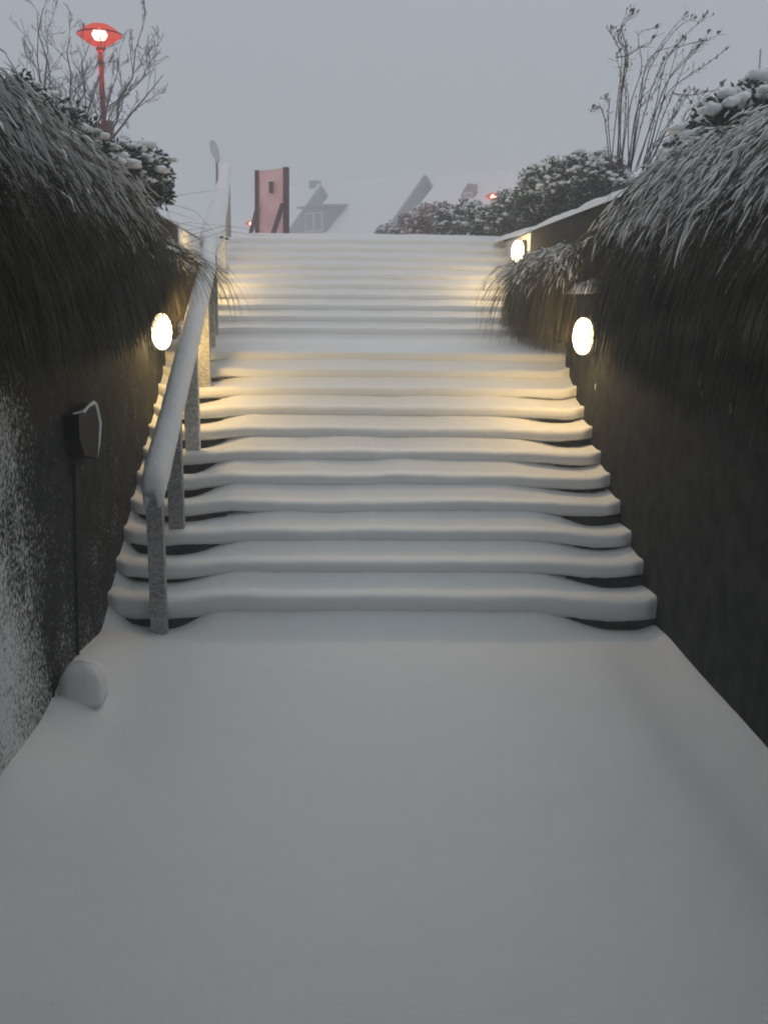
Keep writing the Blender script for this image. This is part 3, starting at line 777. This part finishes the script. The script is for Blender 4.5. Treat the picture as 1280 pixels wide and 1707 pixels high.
for w in wands+[tuple((x+jx*(0.4+0.25*i), y+jy*i) for i, (x, y) in enumerate(w)) for w, jx, jy in [(w, rng.normal(0, 14), rng.normal(3, 4)) for w in wands[:15]]]:
    dy = rng.normal(0, 0.22)
    cp = [at(x+rng.normal(0, 2), y, 10.9+dy*(0.3+i*0.4)) for i, (x, y) in enumerate(w)]
    pts = []
    for i in range(17):                          # Catmull-Rom through the control points
        t = i/16*(len(cp)-1); k = min(len(cp)-2, int(t)); f = t-k
        p0, p1, p2, p3 = cp[max(0, k-1)], cp[k], cp[k+1], cp[min(len(cp)-1, k+2)]
        pts.append(0.5*((2*p1)+(p2-p0)*f+(2*p0-5*p1+4*p2-p3)*f*f+(3*p1-p0-3*p2+p3)*f**3))
    mb.tube([q-b for q in pts], [0.0062*(1-0.68*i/16) for i in range(17)], 5)
    for i in range(3, 17):
        for _ in range(3):
            if rng.random() < 0.62:
                s0 = pts[i]; dd = (pts[i]-pts[i-1]).normalized()+Vector(rng.normal(0, 0.5, 3))
                e0 = s0+dd.normalized()*(0.02+0.10*rng.random()**2)
                mb.tube([s0-b, e0-b], [0.0026, 0.0018], 3)
                if rng.random() < 0.16:
                    hd.tube([e0-b, e0-b+Vector((0.006, 0, 0.012)), e0-b+Vector((0.01, 0, 0.03))], [0.002, 0.007, 0.002], 5)
    for k in range(2):
        q = pts[-1]+Vector(rng.normal(0, 0.012, 3)); hd.tube([q-b, q-b+Vector((0.01, 0, 0.02)), q-b+Vector((0.03, 0, 0.035))], [0.003, 0.010, 0.002], 5)
mb.build('stems', M['twig'], sh); hd.build('buds', M['twig'], sh)['kind'] = 'stuff'

# ------------------------------------------------------------------ evergreen shrubs under snow
def ico(sub=1):
    import bmesh
    bm = bmesh.new(); bmesh.ops.create_icosphere(bm, subdivisions=sub, radius=1)
    v = np.array([x.co[:] for x in bm.verts]); f = np.array([[x.index for x in q.verts] for q in bm.faces]); bm.free(); return v, f
ICO = {1: ico(1), 2: ico(2)}
def snow_lumps(cs, rs, flat=0.5, sub=2):
    V = []; F = []; ICO_V, ICO_F = ICO[sub]
    for k, (c, r) in enumerate(zip(cs, rs)):
        nzv = 1+0.28*np.sin(ICO_V[:, 0]*3.1+k)*np.cos(ICO_V[:, 1]*3.7+k*1.7)+0.14*np.sin(ICO_V[:, 2]*7+ICO_V[:, 0]*6+k)
        v = ICO_V*nzv[:, None]*np.array([r*rng.uniform(0.8, 1.3), r*rng.uniform(0.8, 1.3), r*flat]) + np.array(c)
        F.append(ICO_F+len(V)*len(ICO_V)); V.append(v)
    return np.concatenate(V), np.concatenate(F)
def shrub(name, label, c, rx, ry, rz, leaf, n_clump, snowy=0.6, leafmat='leaf', group=None, clump_r=0.16, per=34, lump=0.11):
    c = Vector(c); e_ = empty(name, (c.x, c.y, ZT-0.03)); tag(e_, label, 'shrub', group)
    base = np.array([0, 0, c.z-(ZT-0.03)])
    mb = MB()
    cs = []
    for k in range(n_clump):
        a = rng.uniform(0, 2*math.pi); u = rng.uniform(-0.95 if name == 'hedge_shrub' else -0.6, 1.0); r = rng.uniform(0.72, 1.05)
        s_ = math.sqrt(1-u*u)
        cs.append(base+np.array([rx*r*s_*math.cos(a), ry*r*s_*math.sin(a), rz*r*u]))
    for q in cs[::3]: mb.tube([(0, 0, 0), tuple(np.array(q)*0.5+np.array([0, 0, 0.1])), tuple(q)], [0.02, 0.012, 0.004], 4, cap=False)
    mb.build('stems', M['bark'], e_)
    # leaves: small pointed quads radiating from each clump
    N = n_clump*per
    cc = np.repeat(np.array(cs), per, 0)
    d = rng.normal(0, 1, (N, 3)); d[:, 2] = d[:, 2]*0.7+0.15; d /= np.linalg.norm(d, axis=1)[:, None]
    p0 = cc + d*clump_r*rng.uniform(0.15, 0.75, (N, 1))
    L = leaf*rng.uniform(0.7, 1.4, (N, 1))
    dd = d+rng.normal(0, 0.35, (N, 3)); dd /= np.linalg.norm(dd, axis=1)[:, None]
    sd_ = np.cross(dd, rng.normal(0, 1, (N, 3))); sd_ /= np.linalg.norm(sd_, axis=1)[:, None]
    v = np.stack([p0, p0+dd*L*0.5+sd_*L*0.24, p0+dd*L, p0+dd*L*0.5-sd_*L*0.24], 1)
    lf = link_mesh('foliage', v, np.arange(N*4).reshape(-1, 4), M[leafmat], e_); lf['kind'] = 'stuff'
    sc = []; sr_ = []
    for q in cs:
        if q[2] > base[2]-0.25*rz and rng.random() < snowy:
            for _ in range(3 if name == 'hedge_shrub' else 2):
                off = rng.normal(0, clump_r*0.5, 3); off[2] = abs(off[2])*0.5
                sc.append(q+off+np.array([0, 0, clump_r*0.5])); sr_.append(lump*rng.uniform(0.4, 1.1))
    if sc:
        v, f = snow_lumps(sc, sr_, sub=1 if name == 'hedge_shrub' else 2)
        so = link_mesh('snow_cover', v, f, M['snow_soft'], e_, smooth=True); so['kind'] = 'stuff'
    # flecks of snow resting on single leaves
    pick = rng.random(N) < (0.62 if name == 'hedge_shrub' else 0.50)
    pick &= (d[:, 2] > -0.1)
    v2 = v_leaf = np.stack([p0, p0+dd*L*0.5+sd_*L*0.24, p0+dd*L, p0+dd*L*0.5-sd_*L*0.24], 1)[pick]
    if len(v2):
        v2 = v2*1.0; v2[:, :, 2] = v2[:, :, 2].mean(1, keepdims=True)*0.6+v2[:, :, 2]*0.4+0.012
        so = link_mesh('snow_flecks', v2, np.arange(len(v2)*4).reshape(-1, 4), M['snow_soft'], e_); so['kind'] = 'stuff'
    return e_
G1 = 'snow-laden evergreen shrubs above the left wall'
for (px, py, y, rx, rz, lab) in ((20, 190, 9.5, 0.42, 0.42, 'dark evergreen shrub with snow clumps at the left edge above the grass'),
                              (85, 205, 10.0, 0.40, 0.34, 'dark evergreen shrub with the thickest snow pads, left of the lamp pole'),
                              (140, 240, 10.4, 0.30, 0.26, 'small dark evergreen shrub right at the foot of the red lamp pole'),
                              (190, 272, 11.0, 0.34, 0.28, 'snowy evergreen shrub just right of the red lamp pole'),
                              (232, 292, 11.4, 0.34, 0.33, 'rounded snow-covered shrub at the right end of the left-hand planting')):
    c = at(px-6, py+34, y-1.2); c.z = max(c.z, ZT+0.1)
    shrub('evergreen_shrub', lab, c, rx, rx, rz*0.95, 0.05, 120, 0.33, group=G1, clump_r=0.10, lump=0.085)
G2 = 'snow-dusted shrubs of the hedge at the top right'
hedge = [(655, 392, 33.0, 0.50, 0.42, 'leaf_red_light', 'lowest shrub with red glow coloured into its leaves at the far left end of the hedge'),
         (690, 384, 30.0, 0.62, 0.62, 'leaf_red_light', 'shrub with red glow coloured into its leaves, second from the far left end of the hedge'),
         (730, 374, 27.0, 0.75, 0.72, 'leaf_red_light', 'dark hedge shrub with red glow coloured into its leaves below the round gable window'),
         (775, 376, 24.0, 0.72, 0.72, 'leaf', 'snow-dusted dark shrub of the hedge left of the red distant lamp'),
         (822, 380, 21.5, 0.66, 0.66, 'leaf', 'snow-dusted shrub of the hedge right under the red distant lamp'),
         (872, 350, 19.5, 0.66, 0.72, 'leaf', 'snow-dusted shrub of the hedge above the topmost wall lamp'),
         (915, 312, 17.5, 0.60, 0.66, 'leaf', 'tall snow-dusted shrub of the hedge behind the snowy wall corner'),
         (962, 292, 16.0, 0.50, 0.56, 'leaf', 'tall green shrub of the hedge left of the leafless wands'),
         (1000, 278, 15.0, 0.36, 0.42, 'leaf', 'topmost dark shrub of the hedge touching the leafless wands')]
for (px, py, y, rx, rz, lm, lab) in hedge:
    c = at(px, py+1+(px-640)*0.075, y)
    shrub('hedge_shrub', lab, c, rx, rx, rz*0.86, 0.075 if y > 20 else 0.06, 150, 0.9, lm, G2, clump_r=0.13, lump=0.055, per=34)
G3 = 'dark evergreen shrubs at the right edge'
for (px, py, y, rx, rz, lab) in ((1255, 205, 9.2, 0.34, 0.34, 'dark snowy evergreen shrub cut by the right edge'),
                                 (1208, 222, 9.6, 0.28, 0.22, 'dark snowy evergreen shrub, inner one of the pair at the right edge'),
                                 (1165, 262, 10.0, 0.26, 0.20, 'low snowy evergreen shrub between the wands and the right-edge pair')):
    c = at(px, py+10, y-1.2); c.z = max(c.z, ZT+0.1)
    shrub('evergreen_shrub', lab, c, rx, rx, rz, 0.055, 90, 0.38, group=G3, clump_r=0.11, lump=0.09)

# ------------------------------------------------------------------ long dry grass hanging over the walls
def bez(P, t):
    t = t[None, :, None]
    return (1-t)**3*P[0][:, None]+3*(1-t)**2*t*P[1][:, None]+3*(1-t)*t*t*P[2][:, None]+t**3*P[3][:, None]
def grass_side(side, spans, name, label, zlow_fn):
    """spans: (root, y0, y1, blades, snow streaks, tufts); root 'top' grows on the wall top, 'ledge' on the ledge at its face"""
    BV = []; SV = []; nb = 0; nsn = 0
    for (root, y0, y1, N, n_snow, nt_) in spans:
        ty = y0+(y1-y0)*rng.uniform(0, 1, nt_); tx = rng.uniform(0.0, 1.0, nt_)**1.2; tz = rng.normal(0, 0.05, nt_)
        tl_ = rng.uniform(0.0, 1.0, nt_); tdy = rng.normal(0.85 if root == 'top' else 0.25, 0.38, nt_); tw = rng.uniform(0, 1, nt_)
        def curves(n, sp=1.0, snow=False):
            k = rng.integers(0, nt_, n)
            y = ty[k]+rng.normal(0, 0.06*sp, n)
            low = np.where(side > 0, XR, xl(y))
            zl = zlow_fn(y)
            ye = y+tdy[k]
            zl = zl + 0.62*np.exp(-((ye-8.95)/0.75)**2)
            dy = tdy[k]+rng.normal(0, 0.22*sp, n)+(rng.random(n) < 0.22)*rng.normal(-0.35, 0.5, n)
            if root == 'top':
                face = np.where(side > 0, 2.36, xl(y)-0.26)
                x0 = face+side*np.clip(tx[k]+rng.normal(0, 0.05*sp, n), 0.0, 1.1)*0.75
                z0 = np.full(n, ZT)+0.02
                hang = rng.uniform(0, 1, n)**1.5*0.22 + 0.02 + 0.22*tl_[k]*rng.uniform(0.3, 1, n)
                arch = -0.06+0.30*rng.uniform(0, 1, n)**2+tz[k]+(rng.random(n) < 0.05)*rng.uniform(0, 0.45, n)
                zk = 2.52+0.44*tw[k]+rng.normal(0, 0.08, n)
            else:
                x0 = np.where(side > 0, 2.30, xl(y)-0.20)+side*rng.uniform(-0.08, 0.02, n)
                z0 = 2.52+0.12*rng.uniform(0, 1, n)
                hang = rng.uniform(0, 1, n)*0.18 + 0.16*tl_[k] + (rng.random(n) < 0.04)*rng.uniform(0.05, 0.55, n)
                arch = 0.10+0.28*rng.uniform(0, 1, n)*(0.4+0.6*tl_[k])
                zk = 2.42+0.16*tw[k]+rng.normal(0, 0.05, n)
            x3 = low-side*hang
            z3 = zl + (zk-0.2-zl)*np.clip(rng.uniform(0, 1, n)**1.2*0.75 + 0.35*tl_[k]*rng.uniform(0, 1, n), 0, 1)
            x3 = np.where(z3 > 2.35, x3+side*rng.uniform(0, 0.12, n), x3)
            P0 = np.stack([x0, y, z0], 1)
            P1 = np.stack([x0*0.62+x3*0.38, y+dy*0.35, z0+arch], 1)
            P2 = np.stack([x3+side*0.05, y+dy*0.95, zk], 1)
            P3 = np.stack([x3, y+dy, z3], 1)
            return (P0, P1, P2, P3)
        S = 9; t = np.linspace(0, 1, S)
        C = bez(curves(N), t) + rng.normal(0, 0.005, (N, S, 3)) + rng.normal(0, 0.03, (N, 1, 3))*np.sin(np.linspace(0, 1, S)[None, :, None]*rng.uniform(3, 9, (N, 1, 1)))
        T = np.gradient(C, axis=1); T /= np.linalg.norm(T, axis=2)[:, :, None]
        rv = rng.normal(0, 1, (N, 1, 3)); sd_ = np.cross(T, np.broadcast_to(rv, T.shape)); sd_ /= np.linalg.norm(sd_, axis=2)[:, :, None]
        w = (rng.uniform(0.0018, 0.0042, (N, 1, 1)))*(1-0.75*t[None, :, None]**2)
        BV.append(np.stack([C-sd_*w, C+sd_*w], 2).reshape(-1, 3)); nb += N
        P = curves(n_snow, 1.2, True); S2 = 4
        ta = rng.uniform(0.02, 0.66, n_snow)**1.0; tb = ta+rng.uniform(0.03, 0.115, n_snow)
        tt = ta[:, None]+(tb-ta)[:, None]*np.linspace(0, 1, S2)[None]
        tq = tt[:, :, None]
        C = (1-tq)**3*P[0][:, None]+3*(1-tq)**2*tq*P[1][:, None]+3*(1-tq)*tq**2*P[2][:, None]+tq**3*P[3][:, None]
        C = C+rng.normal(0, 0.003, C.shape)+rng.normal(0, 0.03, (n_snow, 1, 3))*np.sin(tq*rng.uniform(4, 12, (n_snow, 1, 1)))
        r = (0.003+0.0085*rng.uniform(0, 1, n_snow)**1.5)[:, None]*np.sin(np.pi*np.linspace(0.06, 0.94, S2))[None]**0.7
        C[:, :, 2] += 0.020; C[:, :, 0] -= side*0.030
        T = np.gradient(C, axis=1); T /= np.linalg.norm(T, axis=2)[:, :, None]
        A = np.cross(T, np.array([0, 0, 1.0])); A /= np.linalg.norm(A, axis=2)[:, :, None]+1e-6
        B = np.cross(A, T); K = 3; V = []
        for k in range(K):
            a = 2*math.pi*k/K
            V.append(C+(A*math.cos(a)*1.2+B*math.sin(a)*0.9)*r[:, :, None])
        SV.append(np.stack(V, 2).reshape(-1, 3)); nsn += n_snow
    base = (np.arange(nb)[:, None]*S+np.arange(S-1)[None, :]).ravel()*2
    f = np.stack([base, base+1, base+3, base+2], 1)
    g = link_mesh(name, np.concatenate(BV), f, M['straw']); tag(g, label, 'grass', kind='stuff')
    i0 = (np.arange(nsn)[:, None]*S2+np.arange(S2-1)[None, :]).ravel()*K
    F = np.concatenate([np.stack([i0+k, i0+(k+1) % K, i0+K+(k+1) % K, i0+K+k], 1) for k in range(K)])
    so = link_mesh('snow_cover', np.concatenate(SV), F, M['snow_soft'], g, smooth=True); so['kind'] = 'stuff'
    return g
grass_side(1, [('top', 0.4, 7.6, 21000, 42000, 420), ('ledge', 10.75, 13.3, 5500, 7000, 90)], 'hanging_grass', 'long dry snow-streaked grass hanging over the right wall', lambda y: 1.40+0.02*y)
grass_side(-1, [('top', 0.4, 7.3, 20000, 40000, 400), ('ledge', 7.8, 12.4, 8000, 10000, 130)], 'hanging_grass', 'long dry snow-streaked grass hanging over the left wall', lambda y: 1.74+0.015*y)

# thin dead stalks that lean out of the left grass across the handrail
st_ = MB()
b0 = at(260, 400, 9.6)
for k in range(13):
    x0, y0 = rng.uniform(170, 310), rng.uniform(330, 430)
    x1, y1 = x0+rng.uniform(70, 160), y0-rng.uniform(-60, 80)
    d = rng.uniform(9.0, 10.2)
    A_, B_ = at(x0, y0, d), at(min(x1, 440), y1, d+rng.uniform(0.2, 1.2)); C_ = A_.lerp(B_, 0.5)+Vector((0, 0, 0.05+0.05*rng.random()))
    st_.tube([A_-b0, C_-b0, B_-b0], [0.0024, 0.0018, 0.0012], 3, cap=False)
    if k % 6 == 0: st_.tube([B_-b0, B_-b0+Vector((0.02, 0, 0.006)), B_-b0+Vector((0.05, 0, 0.0))], [0.002, 0.013, 0.003], 5)
sk = st_.build('dead_stalks', M['twig']); sk.location = b0
tag(sk, 'thin dead stalks leaning over the snowy handrail', 'grass', kind='stuff')

# ------------------------------------------------------------------ haze
hz = MB().box((-175, -14, -1.4), (175, 315, 14.5)).build('haze', None); tag(hz, 'pale winter haze', kind='stuff')
hz.data.materials.clear()
hm = bpy.data.materials.new('haze'); hm.use_nodes = True; n = hm.node_tree; n.nodes.clear()
o = n.nodes.new('ShaderNodeOutputMaterial'); pv = n.nodes.new('ShaderNodeVolumePrincipled')
pv.inputs['Color'].default_value = (0.95, 0.972, 1.0, 1); pv.inputs['Density'].default_value = 0.0098
pv.inputs['Anisotropy'].default_value = 0.0
n.links.new(pv.outputs[0], o.inputs['Volume']); hz.data.materials.append(hm)
